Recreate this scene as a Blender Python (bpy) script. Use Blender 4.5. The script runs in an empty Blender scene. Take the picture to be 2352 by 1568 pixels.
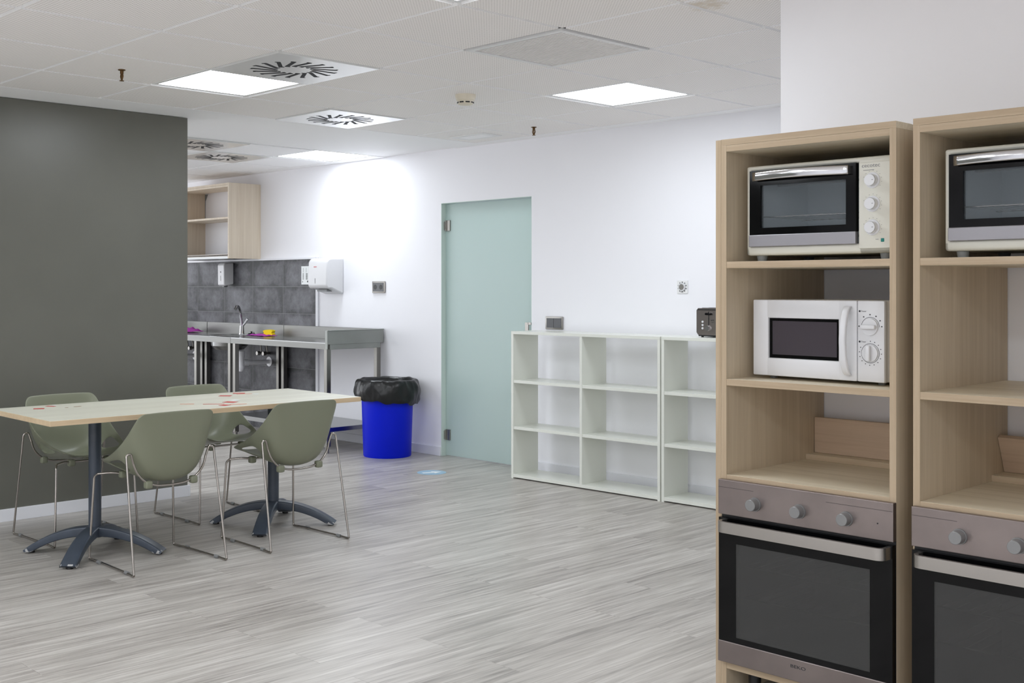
import bpy, bmesh, math, random
from mathutils import Vector, Matrix, noise
random.seed(7)
PI = math.pi
sc = bpy.context.scene
COL = sc.collection

# ------------------------------------------------------------------ helpers
def lin(c):
    return tuple(((v / 255) / 12.92 if v / 255 <= 0.04045 else ((v / 255 + 0.055) / 1.055) ** 2.4) for v in c) + (1.0,)

class MB:
    """collects shapes into one mesh"""
    def __init__(s):
        s.bm = bmesh.new()
    def _fin(s, verts, mi, mat=None):
        if mat is not None:
            bmesh.ops.transform(s.bm, matrix=mat, verts=verts)
        for f in {f for v in verts for f in v.link_faces}:
            f.material_index = mi
        return s
    def box(s, x0, x1, y0, y1, z0, z1, bev=0, mi=0, mat=None, seg=2):
        r = bmesh.ops.create_cube(s.bm, size=1)
        vs = r['verts']
        bmesh.ops.transform(s.bm, verts=vs, matrix=Matrix.Translation(((x0 + x1) / 2, (y0 + y1) / 2, (z0 + z1) / 2)) @ Matrix.Diagonal((x1 - x0, y1 - y0, z1 - z0, 1)))
        if bev > 0:
            es = list({e for v in vs for e in v.link_edges})
            rr = bmesh.ops.bevel(s.bm, geom=es, offset=bev, segments=seg, affect='EDGES', profile=0.5)
            vs = list({v for f in rr['faces'] for v in f.verts} | {v for v in vs if v.is_valid})
        return s._fin(vs, mi, mat)
    def cyl(s, p0, p1, r0, r1=None, seg=20, mi=0, caps=True):
        p0, p1 = Vector(p0), Vector(p1)
        r1 = r0 if r1 is None else r1
        d = p1 - p0
        r = bmesh.ops.create_cone(s.bm, cap_ends=caps, segments=seg, radius1=r0, radius2=r1, depth=d.length)
        q = d.to_track_quat('Z', 'Y').to_matrix().to_4x4()
        return s._fin(r['verts'], mi, Matrix.Translation((p0 + p1) / 2) @ q)
    def tube(s, pts, r, seg=10, closed=False, mi=0):
        pts = [Vector(p) for p in pts]
        n = len(pts)
        rings = []
        up = None
        for i, p in enumerate(pts):
            if closed:
                t = (pts[(i + 1) % n] - pts[i - 1]).normalized()
            else:
                t = (pts[min(i + 1, n - 1)] - pts[max(i - 1, 0)]).normalized()
            if up is None:
                a = Vector((0, 0, 1)) if abs(t.z) < 0.9 else Vector((1, 0, 0))
                up = (a - t * a.dot(t)).normalized()
            else:
                up = (up - t * up.dot(t)).normalized()
            b = t.cross(up)
            rings.append([s.bm.verts.new(p + (up * math.cos(2 * PI * k / seg) + b * math.sin(2 * PI * k / seg)) * r) for k in range(seg)])
        m = n if closed else n - 1
        fs = []
        for i in range(m):
            A, Bq = rings[i], rings[(i + 1) % n]
            for k in range(seg):
                fs.append(s.bm.faces.new((A[k], A[(k + 1) % seg], Bq[(k + 1) % seg], Bq[k])))
        if not closed:
            fs.append(s.bm.faces.new(rings[0][::-1])); fs.append(s.bm.faces.new(rings[-1]))
        for f in fs: f.material_index = mi
        return s
    def lathe(s, prof, c=(0, 0, 0), seg=32, mi=0, fn=None):
        rings = []
        for i, (r, z) in enumerate(prof):
            ring = []
            for k in range(seg):
                a = 2 * PI * k / seg
                rr, zz = (r, z) if fn is None else fn(i, a, r, z)
                ring.append(s.bm.verts.new((c[0] + rr * math.cos(a), c[1] + rr * math.sin(a), c[2] + zz)))
            rings.append(ring)
        for i in range(len(prof) - 1):
            for k in range(seg):
                f = s.bm.faces.new((rings[i][k], rings[i][(k + 1) % seg], rings[i + 1][(k + 1) % seg], rings[i + 1][k])); f.material_index = mi
        if prof[0][0] < 0.5 and fn is None:
            f = s.bm.faces.new(rings[0][::-1]); f.material_index = mi
        return s
    def prism(s, poly, y0, y1, axis='y', mi=0, bev=0):
        """extrude a 2-D outline: axis y -> outline in (x,z); x -> (y,z); z -> (x,y)"""
        def P(a, b, t):
            return (a, t, b) if axis == 'y' else ((t, a, b) if axis == 'x' else (a, b, t))
        A = [s.bm.verts.new(P(a, b, y0)) for a, b in poly]
        Bv = [s.bm.verts.new(P(a, b, y1)) for a, b in poly]
        n = len(poly)
        fs = [s.bm.faces.new(A), s.bm.faces.new(Bv[::-1])]
        for i in range(n):
            fs.append(s.bm.faces.new((A[i], Bv[i], Bv[(i + 1) % n], A[(i + 1) % n])))
        for f in fs: f.material_index = mi
        return s
    def grid(s, fn, nu, nv, mi=0, cu=False):
        V = [[s.bm.verts.new(fn(i / nu, j / nv)) for i in range(nu + (0 if cu else 1))] for j in range(nv + 1)]
        for j in range(nv):
            for i in range(nu):
                i2 = (i + 1) % len(V[0])
                f = s.bm.faces.new((V[j][i], V[j][i2], V[j + 1][i2], V[j + 1][i])); f.material_index = mi
        return s
    def build(s, name, mats, parent=None, loc=(0, 0, 0), rot=(0, 0, 0), smooth=None, subd=0, solid=0):
        bmesh.ops.recalc_face_normals(s.bm, faces=s.bm.faces[:])
        me = bpy.data.meshes.new(name)
        s.bm.to_mesh(me); s.bm.free()
        for m in (mats if isinstance(mats, (list, tuple)) else [mats]):
            me.materials.append(m)
        o = bpy.data.objects.new(name, me)
        COL.objects.link(o)
        o.location = loc; o.rotation_euler = rot
        if parent: o.parent = parent
        if smooth is not None:
            me.polygons.foreach_set('use_smooth', [True] * len(me.polygons))
            if smooth < 180:
                me.set_sharp_from_angle(angle=math.radians(smooth))
        if solid:
            md = o.modifiers.new('Solidify', 'SOLIDIFY'); md.thickness = solid; md.offset = 0
        if subd:
            md = o.modifiers.new('Subdivision', 'SUBSURF'); md.levels = subd; md.render_levels = subd
        return o

def fillet(pts, r, n=5):
    """round the inner corners of a polyline"""
    pts = [Vector(p) for p in pts]
    out = [pts[0]]
    for i in range(1, len(pts) - 1):
        a, p, b = pts[i - 1], pts[i], pts[i + 1]
        u, v = (a - p), (b - p)
        d = min(r, u.length * .49, v.length * .49)
        s_, e_ = p + u.normalized() * d, p + v.normalized() * d
        for k in range(n + 1):
            t = k / n
            out.append(s_ * (1 - t) ** 2 + p * 2 * t * (1 - t) + e_ * t * t)
    out.append(pts[-1])
    return out

def tag(o, label, cat, group=None):
    o['label'] = label; o['category'] = cat
    if group: o['group'] = group
    return o
def thing(name, label, cat, loc=(0, 0, 0), rz=0, group=None):
    o = bpy.data.objects.new(name, None)
    o.empty_display_size = .1
    COL.objects.link(o)
    o.location = loc; o.rotation_euler = (0, 0, rz)
    return tag(o, label, cat, group)
def struct(o, label=None):
    o['kind'] = 'structure'
    if label: o['label'] = label
    return o
def copy_tree(o, parent=None):
    c = o.copy(); COL.objects.link(c)
    if parent: c.parent = parent
    for ch in list(o.children): copy_tree(ch, c)
    return c
def text(name, body, size, mat, parent, loc, rot, extrude=.0004, sx=1.0, align='LEFT'):
    cu = bpy.data.curves.new(name, 'FONT')
    cu.body = body; cu.size = size; cu.extrude = extrude; cu.align_x = align
    cu.materials.append(mat)
    tmp = bpy.data.objects.new(name + '_outline', cu); COL.objects.link(tmp)
    me = bpy.data.meshes.new_from_object(tmp.evaluated_get(bpy.context.evaluated_depsgraph_get()))
    bpy.data.objects.remove(tmp); me.name = name
    o = bpy.data.objects.new(name, me); COL.objects.link(o)
    o.location = loc; o.rotation_euler = rot; o.scale = (sx, 1, 1)
    if parent: o.parent = parent
    return o

# ------------------------------------------------------------------ materials
def mat(name, col=(200, 200, 200), rough=.5, metal=0, spec=.5, coat=0, noise=0, nscale=20, bump=0, bscale=60, stretch=None, aniso=0):
    m = bpy.data.materials.new(name); m.use_nodes = True
    nt = m.node_tree; b = nt.nodes['Principled BSDF']
    c = lin(col)
    b.inputs['Base Color'].default_value = c
    b.inputs['Roughness'].default_value = rough
    b.inputs['Metallic'].default_value = metal
    b.inputs['Specular IOR Level'].default_value = spec
    b.inputs['Coat Weight'].default_value = coat
    tc = nt.nodes.new('ShaderNodeTexCoord'); mp = nt.nodes.new('ShaderNodeMapping')
    if stretch: mp.inputs['Scale'].default_value = stretch
    nt.links.new(tc.outputs['Object'], mp.inputs['Vector'])
    if noise:
        n = nt.nodes.new('ShaderNodeTexNoise'); n.inputs['Scale'].default_value = nscale; n.inputs['Detail'].default_value = 5
        nt.links.new(mp.outputs['Vector'], n.inputs['Vector'])
        r = nt.nodes.new('ShaderNodeValToRGB')
        r.color_ramp.elements[0].position = .3; r.color_ramp.elements[1].position = .7
        r.color_ramp.elements[0].color = tuple(v * (1 - noise) for v in c[:3]) + (1,)
        r.color_ramp.elements[1].color = tuple(min(1, v * (1 + noise)) for v in c[:3]) + (1,)
        nt.links.new(n.outputs['Fac'], r.inputs['Fac']); nt.links.new(r.outputs['Color'], b.inputs['Base Color'])
    if bump:
        n2 = nt.nodes.new('ShaderNodeTexNoise'); n2.inputs['Scale'].default_value = bscale; n2.inputs['Detail'].default_value = 3
        nt.links.new(mp.outputs['Vector'], n2.inputs['Vector'])
        bp = nt.nodes.new('ShaderNodeBump'); bp.inputs['Strength'].default_value = bump; bp.inputs['Distance'].default_value = .002
        nt.links.new(n2.outputs['Fac'], bp.inputs['Height']); nt.links.new(bp.outputs['Normal'], b.inputs['Normal'])
    return m

def wood(name, c1, c2, axis, rough=.45, scale=1.0):
    """pale laminate with long grain along one axis"""
    m = bpy.data.materials.new(name); m.use_nodes = True
    nt = m.node_tree; b = nt.nodes['Principled BSDF']; b.inputs['Roughness'].default_value = rough
    b.inputs['Specular IOR Level'].default_value = .35
    tc = nt.nodes.new('ShaderNodeTexCoord'); mp = nt.nodes.new('ShaderNodeMapping')
    s = [38 * scale] * 3; s['xyz'.index(axis)] = 1.1 * scale
    mp.inputs['Scale'].default_value = s
    nt.links.new(tc.outputs['Object'], mp.inputs['Vector'])
    n = nt.nodes.new('ShaderNodeTexNoise'); n.inputs['Scale'].default_value = 1; n.inputs['Detail'].default_value = 6; n.inputs['Roughness'].default_value = .65; n.inputs['Distortion'].default_value = .6
    nt.links.new(mp.outputs['Vector'], n.inputs['Vector'])
    n2 = nt.nodes.new('ShaderNodeTexNoise'); n2.inputs['Scale'].default_value = .16; n2.inputs['Detail'].default_value = 2
    nt.links.new(mp.outputs['Vector'], n2.inputs['Vector'])
    ad = nt.nodes.new('ShaderNodeMath'); ad.operation = 'MULTIPLY_ADD'; ad.inputs[1].default_value = .6
    ml = nt.nodes.new('ShaderNodeMath'); ml.operation = 'MULTIPLY'; ml.inputs[1].default_value = .4
    nt.links.new(n2.outputs['Fac'], ml.inputs[0]); nt.links.new(n.outputs['Fac'], ad.inputs[0]); nt.links.new(ml.outputs[0], ad.inputs[2])
    r = nt.nodes.new('ShaderNodeValToRGB'); r.color_ramp.elements[0].position = .33; r.color_ramp.elements[1].position = .66
    r.color_ramp.elements[0].color = lin(c1); r.color_ramp.elements[1].color = lin(c2)
    nt.links.new(ad.outputs[0], r.inputs['Fac']); nt.links.new(r.outputs['Color'], b.inputs['Base Color'])
    return m

def emit(name, col, strength):
    m = bpy.data.materials.new(name); m.use_nodes = True
    nt = m.node_tree; nt.nodes.remove(nt.nodes['Principled BSDF'])
    e = nt.nodes.new('ShaderNodeEmission'); e.inputs['Color'].default_value = col; e.inputs['Strength'].default_value = strength
    nt.links.new(e.outputs[0], nt.nodes['Material Output'].inputs['Surface'])
    return m

def glass_tint(name, col, alpha, rough=.03):
    """dark tinted see-through pane"""
    m = bpy.data.materials.new(name); m.use_nodes = True
    nt = m.node_tree; b = nt.nodes['Principled BSDF']
    b.inputs['Base Color'].default_value = lin(col); b.inputs['Roughness'].default_value = rough
    b.inputs['Specular IOR Level'].default_value = .4
    tr = nt.nodes.new('ShaderNodeBsdfTransparent'); tr.inputs['Color'].default_value = (.93, .94, .95, 1)
    mx = nt.nodes.new('ShaderNodeMixShader'); mx.inputs[0].default_value = alpha
    nt.links.new(tr.outputs[0], mx.inputs[1]); nt.links.new(b.outputs[0], mx.inputs[2])
    nt.links.new(mx.outputs[0], nt.nodes['Material Output'].inputs['Surface'])
    return m

def floor_mat():
    m = bpy.data.materials.new('grey_plank_vinyl'); m.use_nodes = True
    nt = m.node_tree; b = nt.nodes['Principled BSDF']; L = nt.links.new; N = nt.nodes.new
    tc = N('ShaderNodeTexCoord'); mp = N('ShaderNodeMapping'); mp.inputs['Rotation'].default_value = (0, 0, PI / 2)
    L(tc.outputs['Object'], mp.inputs['Vector'])
    br = N('ShaderNodeTexBrick'); br.inputs['Scale'].default_value = 1; br.inputs['Brick Width'].default_value = 1.22; br.inputs['Row Height'].default_value = .184
    br.inputs['Mortar Size'].default_value = .0011; br.inputs['Mortar Smooth'].default_value = .1; br.offset = .37; br.offset_frequency = 2
    br.inputs['Color1'].default_value = (0, 0, 0, 1); br.inputs['Color2'].default_value = (1, 1, 1, 1); br.inputs['Mortar'].default_value = (.5, .5, .5, 1)
    L(mp.outputs['Vector'], br.inputs['Vector'])
    sc1 = N('ShaderNodeMapping'); sc1.inputs['Scale'].default_value = (30, 1.3, 1)
    off = N('ShaderNodeVectorMath'); off.operation = 'MULTIPLY_ADD'; off.inputs[1].default_value = (7, 13, 0)
    L(br.outputs['Color'], off.inputs[0]); L(tc.outputs['Object'], off.inputs[2]); L(off.outputs[0], sc1.inputs['Vector'])
    n1 = N('ShaderNodeTexNoise'); n1.inputs['Scale'].default_value = 1; n1.inputs['Detail'].default_value = 7; n1.inputs['Roughness'].default_value = .62; n1.inputs['Distortion'].default_value = .9
    L(sc1.outputs['Vector'], n1.inputs['Vector'])
    sc2 = N('ShaderNodeMapping'); sc2.inputs['Scale'].default_value = (110, 4, 1)
    L(off.outputs[0], sc2.inputs['Vector'])
    n2 = N('ShaderNodeTexNoise'); n2.inputs['Scale'].default_value = 1; n2.inputs['Detail'].default_value = 4; n2.inputs['Distortion'].default_value = .4
    L(sc2.outputs['Vector'], n2.inputs['Vector'])
    mix = N('ShaderNodeMath'); mix.operation = 'MULTIPLY_ADD'; mix.inputs[1].default_value = .34
    ml = N('ShaderNodeMath'); ml.operation = 'MULTIPLY'; ml.inputs[1].default_value = .66
    L(n1.outputs['Fac'], ml.inputs[0]); L(n2.outputs['Fac'], mix.inputs[0]); L(ml.outputs[0], mix.inputs[2])
    sep = N('ShaderNodeSeparateColor'); L(br.outputs['Color'], sep.inputs[0])
    pl = N('ShaderNodeMath'); pl.operation = 'MULTIPLY_ADD'; pl.inputs[1].default_value = .07; L(sep.outputs[0], pl.inputs[0]); L(mix.outputs[0], pl.inputs[2])
    r = N('ShaderNodeValToRGB'); e = r.color_ramp.elements
    e[0].position = .34; e[0].color = lin((126, 121, 116)); e[1].position = .70; e[1].color = lin((202, 198, 192))
    k = e.new(.52); k.color = lin((172, 167, 161))
    L(pl.outputs[0], r.inputs['Fac'])
    dk = N('ShaderNodeMix'); dk.data_type = 'RGBA'; dk.blend_type = 'MULTIPLY'; dk.inputs[7].default_value = (.8, .79, .78, 1)
    L(br.outputs['Fac'], dk.inputs[0]); L(r.outputs['Color'], dk.inputs[6]); L(dk.outputs[2], b.inputs['Base Color'])
    rr = N('ShaderNodeMapRange'); rr.inputs[3].default_value = .27; rr.inputs[4].default_value = .42
    L(mix.outputs[0], rr.inputs[0]); L(rr.outputs[0], b.inputs['Roughness'])
    bp = N('ShaderNodeBump'); bp.inputs['Strength'].default_value = .12; bp.inputs['Distance'].default_value = .001
    L(mix.outputs[0], bp.inputs['Height']); L(bp.outputs['Normal'], b.inputs['Normal'])
    return m

def perf_mat():
    m = bpy.data.materials.new('perforated_ceiling_tile'); m.use_nodes = True
    nt = m.node_tree; b = nt.nodes['Principled BSDF']; L = nt.links.new; N = nt.nodes.new
    b.inputs['Roughness'].default_value = .6; b.inputs['Specular IOR Level'].default_value = .2
    tc = N('ShaderNodeTexCoord')
    sx = N('ShaderNodeSeparateXYZ'); L(tc.outputs['Object'], sx.inputs[0])
    def cell(sock):
        a = N('ShaderNodeMath'); a.operation = 'MULTIPLY'; a.inputs[1].default_value = 1 / .015; L(sock, a.inputs[0])
        f = N('ShaderNodeMath'); f.operation = 'FRACT'; L(a.outputs[0], f.inputs[0])
        s = N('ShaderNodeMath'); s.operation = 'SUBTRACT'; s.inputs[1].default_value = .5; L(f.outputs[0], s.inputs[0])
        q = N('ShaderNodeMath'); q.operation = 'MULTIPLY'; L(s.outputs[0], q.inputs[0]); L(s.outputs[0], q.inputs[1])
        return q
    qa, qb = cell(sx.outputs['X']), cell(sx.outputs['Y'])
    ad = N('ShaderNodeMath'); ad.operation = 'ADD'; L(qa.outputs[0], ad.inputs[0]); L(qb.outputs[0], ad.inputs[1])
    lt = N('ShaderNodeMath'); lt.operation = 'LESS_THAN'; lt.inputs[1].default_value = .055; L(ad.outputs[0], lt.inputs[0])
    # brown water stain on one tile (dirt, keeps its place)
    vm = N('ShaderNodeVectorMath'); vm.operation = 'DISTANCE'; vm.inputs[1].default_value = (-2.58, 3.72, 2.412); L(tc.outputs['Object'], vm.inputs[0])
    nz = N('ShaderNodeTexNoise'); nz.inputs['Scale'].default_value = 26; nz.inputs['Detail'].default_value = 4; L(tc.outputs['Object'], nz.inputs['Vector'])
    mr = N('ShaderNodeMapRange'); mr.inputs[1].default_value = .04; mr.inputs[2].default_value = .17; mr.inputs[3].default_value = .34; mr.inputs[4].default_value = -.25; L(vm.outputs['Value'], mr.inputs[0])
    sa = N('ShaderNodeMath'); sa.operation = 'ADD'; L(nz.outputs['Fac'], sa.inputs[0]); L(mr.outputs[0], sa.inputs[1])
    ss = N('ShaderNodeMapRange'); ss.inputs[1].default_value = .62; ss.inputs[2].default_value = .9; ss.inputs[3].default_value = 0; ss.inputs[4].default_value = .55; L(sa.outputs[0], ss.inputs[0])
    base = N('ShaderNodeMix'); base.data_type = 'RGBA'; base.inputs[6].default_value = lin((246, 243, 241)); base.inputs[7].default_value = lin((190, 170, 130)); L(ss.outputs[0], base.inputs[0])
    hol = N('ShaderNodeMix'); hol.data_type = 'RGBA'; hol.inputs[7].default_value = lin((206, 203, 200)); L(lt.outputs[0], hol.inputs[0]); L(base.outputs[2], hol.inputs[6])
    L(hol.outputs[2], b.inputs['Base Color'])
    return m

def tile_mat():
    m = bpy.data.materials.new('dark_stone_wall_tile'); m.use_nodes = True
    nt = m.node_tree; b = nt.nodes['Principled BSDF']; L = nt.links.new; N = nt.nodes.new
    b.inputs['Roughness'].default_value = .5
    tc = N('ShaderNodeTexCoord'); sx = N('ShaderNodeSeparateXYZ'); cx = N('ShaderNodeCombineXYZ')
    L(tc.outputs['Object'], sx.inputs[0])
    ax = N('ShaderNodeMath'); ax.inputs[1].default_value = 8.385 + 5.05; L(sx.outputs['X'], ax.inputs[0])
    az = N('ShaderNodeMath'); az.inputs[1].default_value = -1.585 + 2.475; L(sx.outputs['Z'], az.inputs[0])
    L(ax.outputs[0], cx.inputs['X']); L(az.outputs[0], cx.inputs['Y'])
    br = N('ShaderNodeTexBrick'); br.offset = 0; br.inputs['Scale'].default_value = 1; br.inputs['Brick Width'].default_value = .505; br.inputs['Row Height'].default_value = .2475; br.inputs['Mortar Size'].default_value = .0022
    br.inputs['Color1'].default_value = (0, 0, 0, 1); br.inputs['Color2'].default_value = (1, 1, 1, 1); br.inputs['Mortar'].default_value = (.5, .5, .5, 1)
    L(cx.outputs[0], br.inputs['Vector'])
    n = N('ShaderNodeTexNoise'); n.inputs['Scale'].default_value = 6; n.inputs['Detail'].default_value = 9; n.inputs['Roughness'].default_value = .72; n.inputs['Distortion'].default_value = .1
    of = N('ShaderNodeVectorMath'); of.operation = 'MULTIPLY_ADD'; of.inputs[1].default_value = (9, 5, 7); L(br.outputs['Color'], of.inputs[0]); L(tc.outputs['Object'], of.inputs[2]); L(of.outputs[0], n.inputs['Vector'])
    sp = N('ShaderNodeSeparateColor'); L(br.outputs['Color'], sp.inputs[0])
    ma = N('ShaderNodeMath'); ma.operation = 'MULTIPLY_ADD'; ma.inputs[1].default_value = .1; L(sp.outputs[0], ma.inputs[0]); L(n.outputs['Fac'], ma.inputs[2])
    r = N('ShaderNodeValToRGB'); r.color_ramp.elements[0].position = .38; r.color_ramp.elements[0].color = lin((34, 34, 37)); r.color_ramp.elements[1].position = .75; r.color_ramp.elements[1].color = lin((112, 112, 118))
    fx = N('ShaderNodeVectorMath'); fx.operation = 'DIVIDE'; fx.inputs[1].default_value = (.505, .2475, 1); L(cx.outputs[0], fx.inputs[0])
    ff = N('ShaderNodeVectorMath'); ff.operation = 'FRACTION'; L(fx.outputs[0], ff.inputs[0])
    fs = N('ShaderNodeVectorMath'); fs.operation = 'SUBTRACT'; fs.inputs[1].default_value = (.5, .5, 0); L(ff.outputs[0], fs.inputs[0])
    fa = N('ShaderNodeVectorMath'); fa.operation = 'ABSOLUTE'; L(fs.outputs[0], fa.inputs[0])
    fp = N('ShaderNodeSeparateXYZ'); L(fa.outputs[0], fp.inputs[0])
    fm = N('ShaderNodeMath'); fm.operation = 'MAXIMUM'; L(fp.outputs['X'], fm.inputs[0]); L(fp.outputs['Y'], fm.inputs[1])
    fr_ = N('ShaderNodeMapRange'); fr_.inputs[1].default_value = .3; fr_.inputs[2].default_value = .5; fr_.inputs[3].default_value = .03; fr_.inputs[4].default_value = -.16; L(fm.outputs[0], fr_.inputs[0])
    fad = N('ShaderNodeMath'); L(ma.outputs[0], fad.inputs[0]); L(fr_.outputs[0], fad.inputs[1])
    L(fad.outputs[0], r.inputs['Fac'])
    mx = N('ShaderNodeMix'); mx.data_type = 'RGBA'; mx.inputs[7].default_value = lin((112, 112, 114)); L(br.outputs['Fac'], mx.inputs[0]); L(r.outputs['Color'], mx.inputs[6]); L(mx.outputs[2], b.inputs['Base Color'])
    return m

M = {}
M['wall'] = mat('white_wall_paint', (238, 238, 242), .55, spec=.3, bump=.05, bscale=140)
M['greywall'] = mat('dark_grey_wall_paint', (99, 99, 91), .34, spec=.5, noise=.06, nscale=2.2, bump=.06, bscale=120)
M['ceilwhite'] = mat('smooth_ceiling_white', (246, 246, 247), .6, spec=.2)
M['bar'] = mat('white_ceiling_grid', (235, 234, 231), .4)
M['perf'] = perf_mat()
M['floor'] = floor_mat()
M['tile'] = tile_mat()
M['bouncefloor'] = mat('pale_bounce_floor', (234, 229, 226), .45, noise=.03, nscale=3)
M['skirt'] = mat('white_skirting', (226, 227, 232), .4)
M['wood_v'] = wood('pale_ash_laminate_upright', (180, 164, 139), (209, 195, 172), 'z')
M['wood_h'] = wood('lightened_ash_laminate_level', (198, 185, 160), (229, 219, 198), 'x')  # lighter than the upright copy, painting in overhead light on the shelves
M['edge'] = wood('ash_edge_band', (166, 145, 118), (192, 173, 148), 'z', scale=1.2)
M['edge_h'] = wood('ash_edge_band_level', (166, 145, 118), (192, 173, 148), 'x', scale=1.2)
M['board'] = wood('ash_loose_board', (184, 160, 137), (212, 190, 166), 'x')
M['table'] = wood('pale_table_laminate', (206, 203, 187), (226, 225, 210), 'y', .3)
M['table_edge'] = wood('table_edge_band', (196, 172, 140), (216, 194, 162), 'y', .4)
M['wallcab'] = wood('pale_wall_cupboard_laminate', (202, 187, 167), (224, 212, 194), 'z')
M['shell'] = mat('sage_green_plastic', (124, 127, 108), .38, spec=.45, bump=.04, bscale=300)
M['chrome'] = mat('chrome_rod', (178, 172, 166), .2, metal=1)
M['nickel'] = mat('satin_nickel', (160, 157, 152), .34, metal=1)
M['mirror'] = mat('polished_chrome', (205, 205, 207), .12, metal=1)
M['steel'] = mat('brushed_stainless', (150, 151, 150), .24, metal=1, noise=.05, nscale=1, stretch=(3, 120, 120))
M['steel_dull'] = mat('darkened_stainless_front', (126, 126, 123), .42, metal=1, noise=.06, nscale=1, stretch=(3, 120, 120))  # darker copy of the counter steel in place of dimmer reflections
M['steel_end'] = mat('lightened_stainless_end', (150, 153, 149), .5, metal=.55, noise=.08, nscale=4)  # paler copy of the counter steel, replacing dark reflections on the end
M['steel_v'] = mat('stainless_leg', (136, 134, 129), .36, metal=1)
M['ovensteel'] = mat('smudged_oven_steel', (134, 124, 121), .36, metal=.85, noise=.14, nscale=5)
M['greysteel'] = mat('cool_grey_steel', (150, 148, 152), .38, metal=.7)
M['toastersteel'] = mat('toaster_steel', (178, 170, 168), .22, metal=1)
M['groove'] = mat('dark_panel_groove', (66, 58, 56), .5)
M['ovenhandle'] = mat('satin_oven_handle', (164, 160, 155), .26, metal=.9)
M['knob'] = mat('grey_oven_knob', (136, 136, 136), .38, metal=.5)
M['black'] = mat('black_plastic', (18, 18, 20), .4)
M['blackgloss'] = mat('black_oven_glass', (8, 8, 9), .07, spec=.22)
M['cavity'] = mat('grey_oven_cavity', (66, 65, 63), .55, noise=.15, nscale=8)
M['cavity_lit'] = mat('whitened_cavity', (214, 220, 222), .4, metal=.1)  # whitened in place of light inside the closed cavity
M['ovenwin'] = glass_tint('smoked_oven_window', (74, 74, 73), .62, .1)
M['glass_small'] = glass_tint('hazed_pane', (128, 134, 138), .22)  # grey mixed into the pane in place of reflected room light
M['cream'] = mat('cream_white_enamel', (208, 206, 195), .3, spec=.5)
M['whitepl'] = mat('white_plastic', (214, 214, 216), .28, spec=.5)
M['whitemat'] = mat('white_matt_metal', (228, 228, 228), .4)
M['mesh'] = mat('microwave_window', (66, 60, 66), .18, spec=.5)
M['grey_pl'] = mat('grey_plastic_foot', (128, 130, 130), .5)
M['dark_leg'] = mat('slate_blue_painted_metal', (62, 70, 82), .36, spec=.5, noise=.12, nscale=14)
M['chip'] = mat('chipped_paint', (176, 176, 176), .5)
M['red'] = mat('red_tape', (190, 48, 44), .45)
M['orange'] = mat('orange_tape', (222, 120, 78), .5)
M['paper'] = mat('white_tape', (226, 230, 230), .5)
M['tan'] = mat('brown_scrap', (150, 118, 84), .6)
M['blue'] = mat('bright_blue_plastic', (0, 28, 205), .4, spec=.2)
M['bag'] = mat('black_bin_bag', (15, 16, 17), .3, spec=.5, bump=1.0, bscale=34)
M['purple'] = mat('magenta_cloth', (176, 62, 168), .8, bump=.4, bscale=200)
M['yellow'] = mat('yellow_sponge', (255, 226, 16), .7, bump=.5, bscale=260)
M['whitepipe'] = mat('white_waste_pipe', (238, 238, 242), .35)
M['shelfwhite'] = mat('off_white_melamine', (224, 226, 218), .26, spec=.45)
M['vent'] = mat('glossy_white_diffuser', (228, 229, 228), .12, spec=.6)
M['ventslot'] = mat('dark_diffuser_slot', (16, 20, 26), .6)
M['grille'] = mat('beige_return_grille', (238, 235, 233), .5)
M['grilledark'] = mat('grille_shadow_gap', (74, 74, 76), .7)
M['smoke'] = mat('ivory_detector', (222, 214, 196), .45)
M['brass'] = mat('tarnished_brass', (104, 78, 48), .35, metal=.8)
M['sticker'] = mat('pale_blue_sticker', (150, 186, 208), .35)
M['stickerw'] = mat('white_arrow', (232, 238, 240), .35)
M['socket'] = mat('dark_grey_socket', (78, 79, 82), .35)
M['red_print'] = mat('red_print', (200, 90, 90), .5)
M['grey_print'] = mat('grey_print', (130, 130, 132), .5)
M['ink'] = mat('dark_print', (40, 40, 44), .5)
M['teal'] = mat('teal_indicator', (0, 120, 112), .25)
M['jamb'] = mat('pale_green_jamb', (206, 220, 214), .4)
M['panel'] = emit('lit_led_panel', (.925, .985, 1.045, 1), 13.0)
M['fill_glow'] = emit('added_window_glow', (.95, .98, 1.03, 1), .9)  # glow of the windows added out of view
M['fill_glow_far'] = emit('added_far_window_glow', (.95, .98, 1.03, 1), 2.2)  # stronger glow of the window added beyond the grey wall
fr = bpy.data.materials.new('frosted_green_glass'); fr.use_nodes = True
nt = fr.node_tree; b = nt.nodes['Principled BSDF']
b.inputs['Base Color'].default_value = lin((204, 218, 214)); b.inputs['Roughness'].default_value = .3; b.inputs['Specular IOR Level'].default_value = .5
tl = nt.nodes.new('ShaderNodeBsdfTranslucent'); tl.inputs['Color'].default_value = lin((220, 234, 231))
mx = nt.nodes.new('ShaderNodeMixShader'); mx.inputs[0].default_value = .42
nt.links.new(b.outputs[0], mx.inputs[1]); nt.links.new(tl.outputs[0], mx.inputs[2]); nt.links.new(mx.outputs[0], nt.nodes['Material Output'].inputs['Surface'])
M['frost'] = fr

# ------------------------------------------------------------------ the setting
H = 2.412          # ceiling height
YW = 6.14          # face of the long white wall
XL, XR, YF = -12.9, 4.0, -5.0
struct(MB().box(XL, XR, .6, 8.2, -.1, 0).build('floor', M['floor']), 'grey wood-look plank floor')
struct(MB().box(XL, XR, YF, .6, -.1, 0).build('floor_bounce', M['bouncefloor']), 'unseen pale floor added to bounce light onto the ceiling')  # unseen floor half made pale to bounce light up to the ceiling
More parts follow.
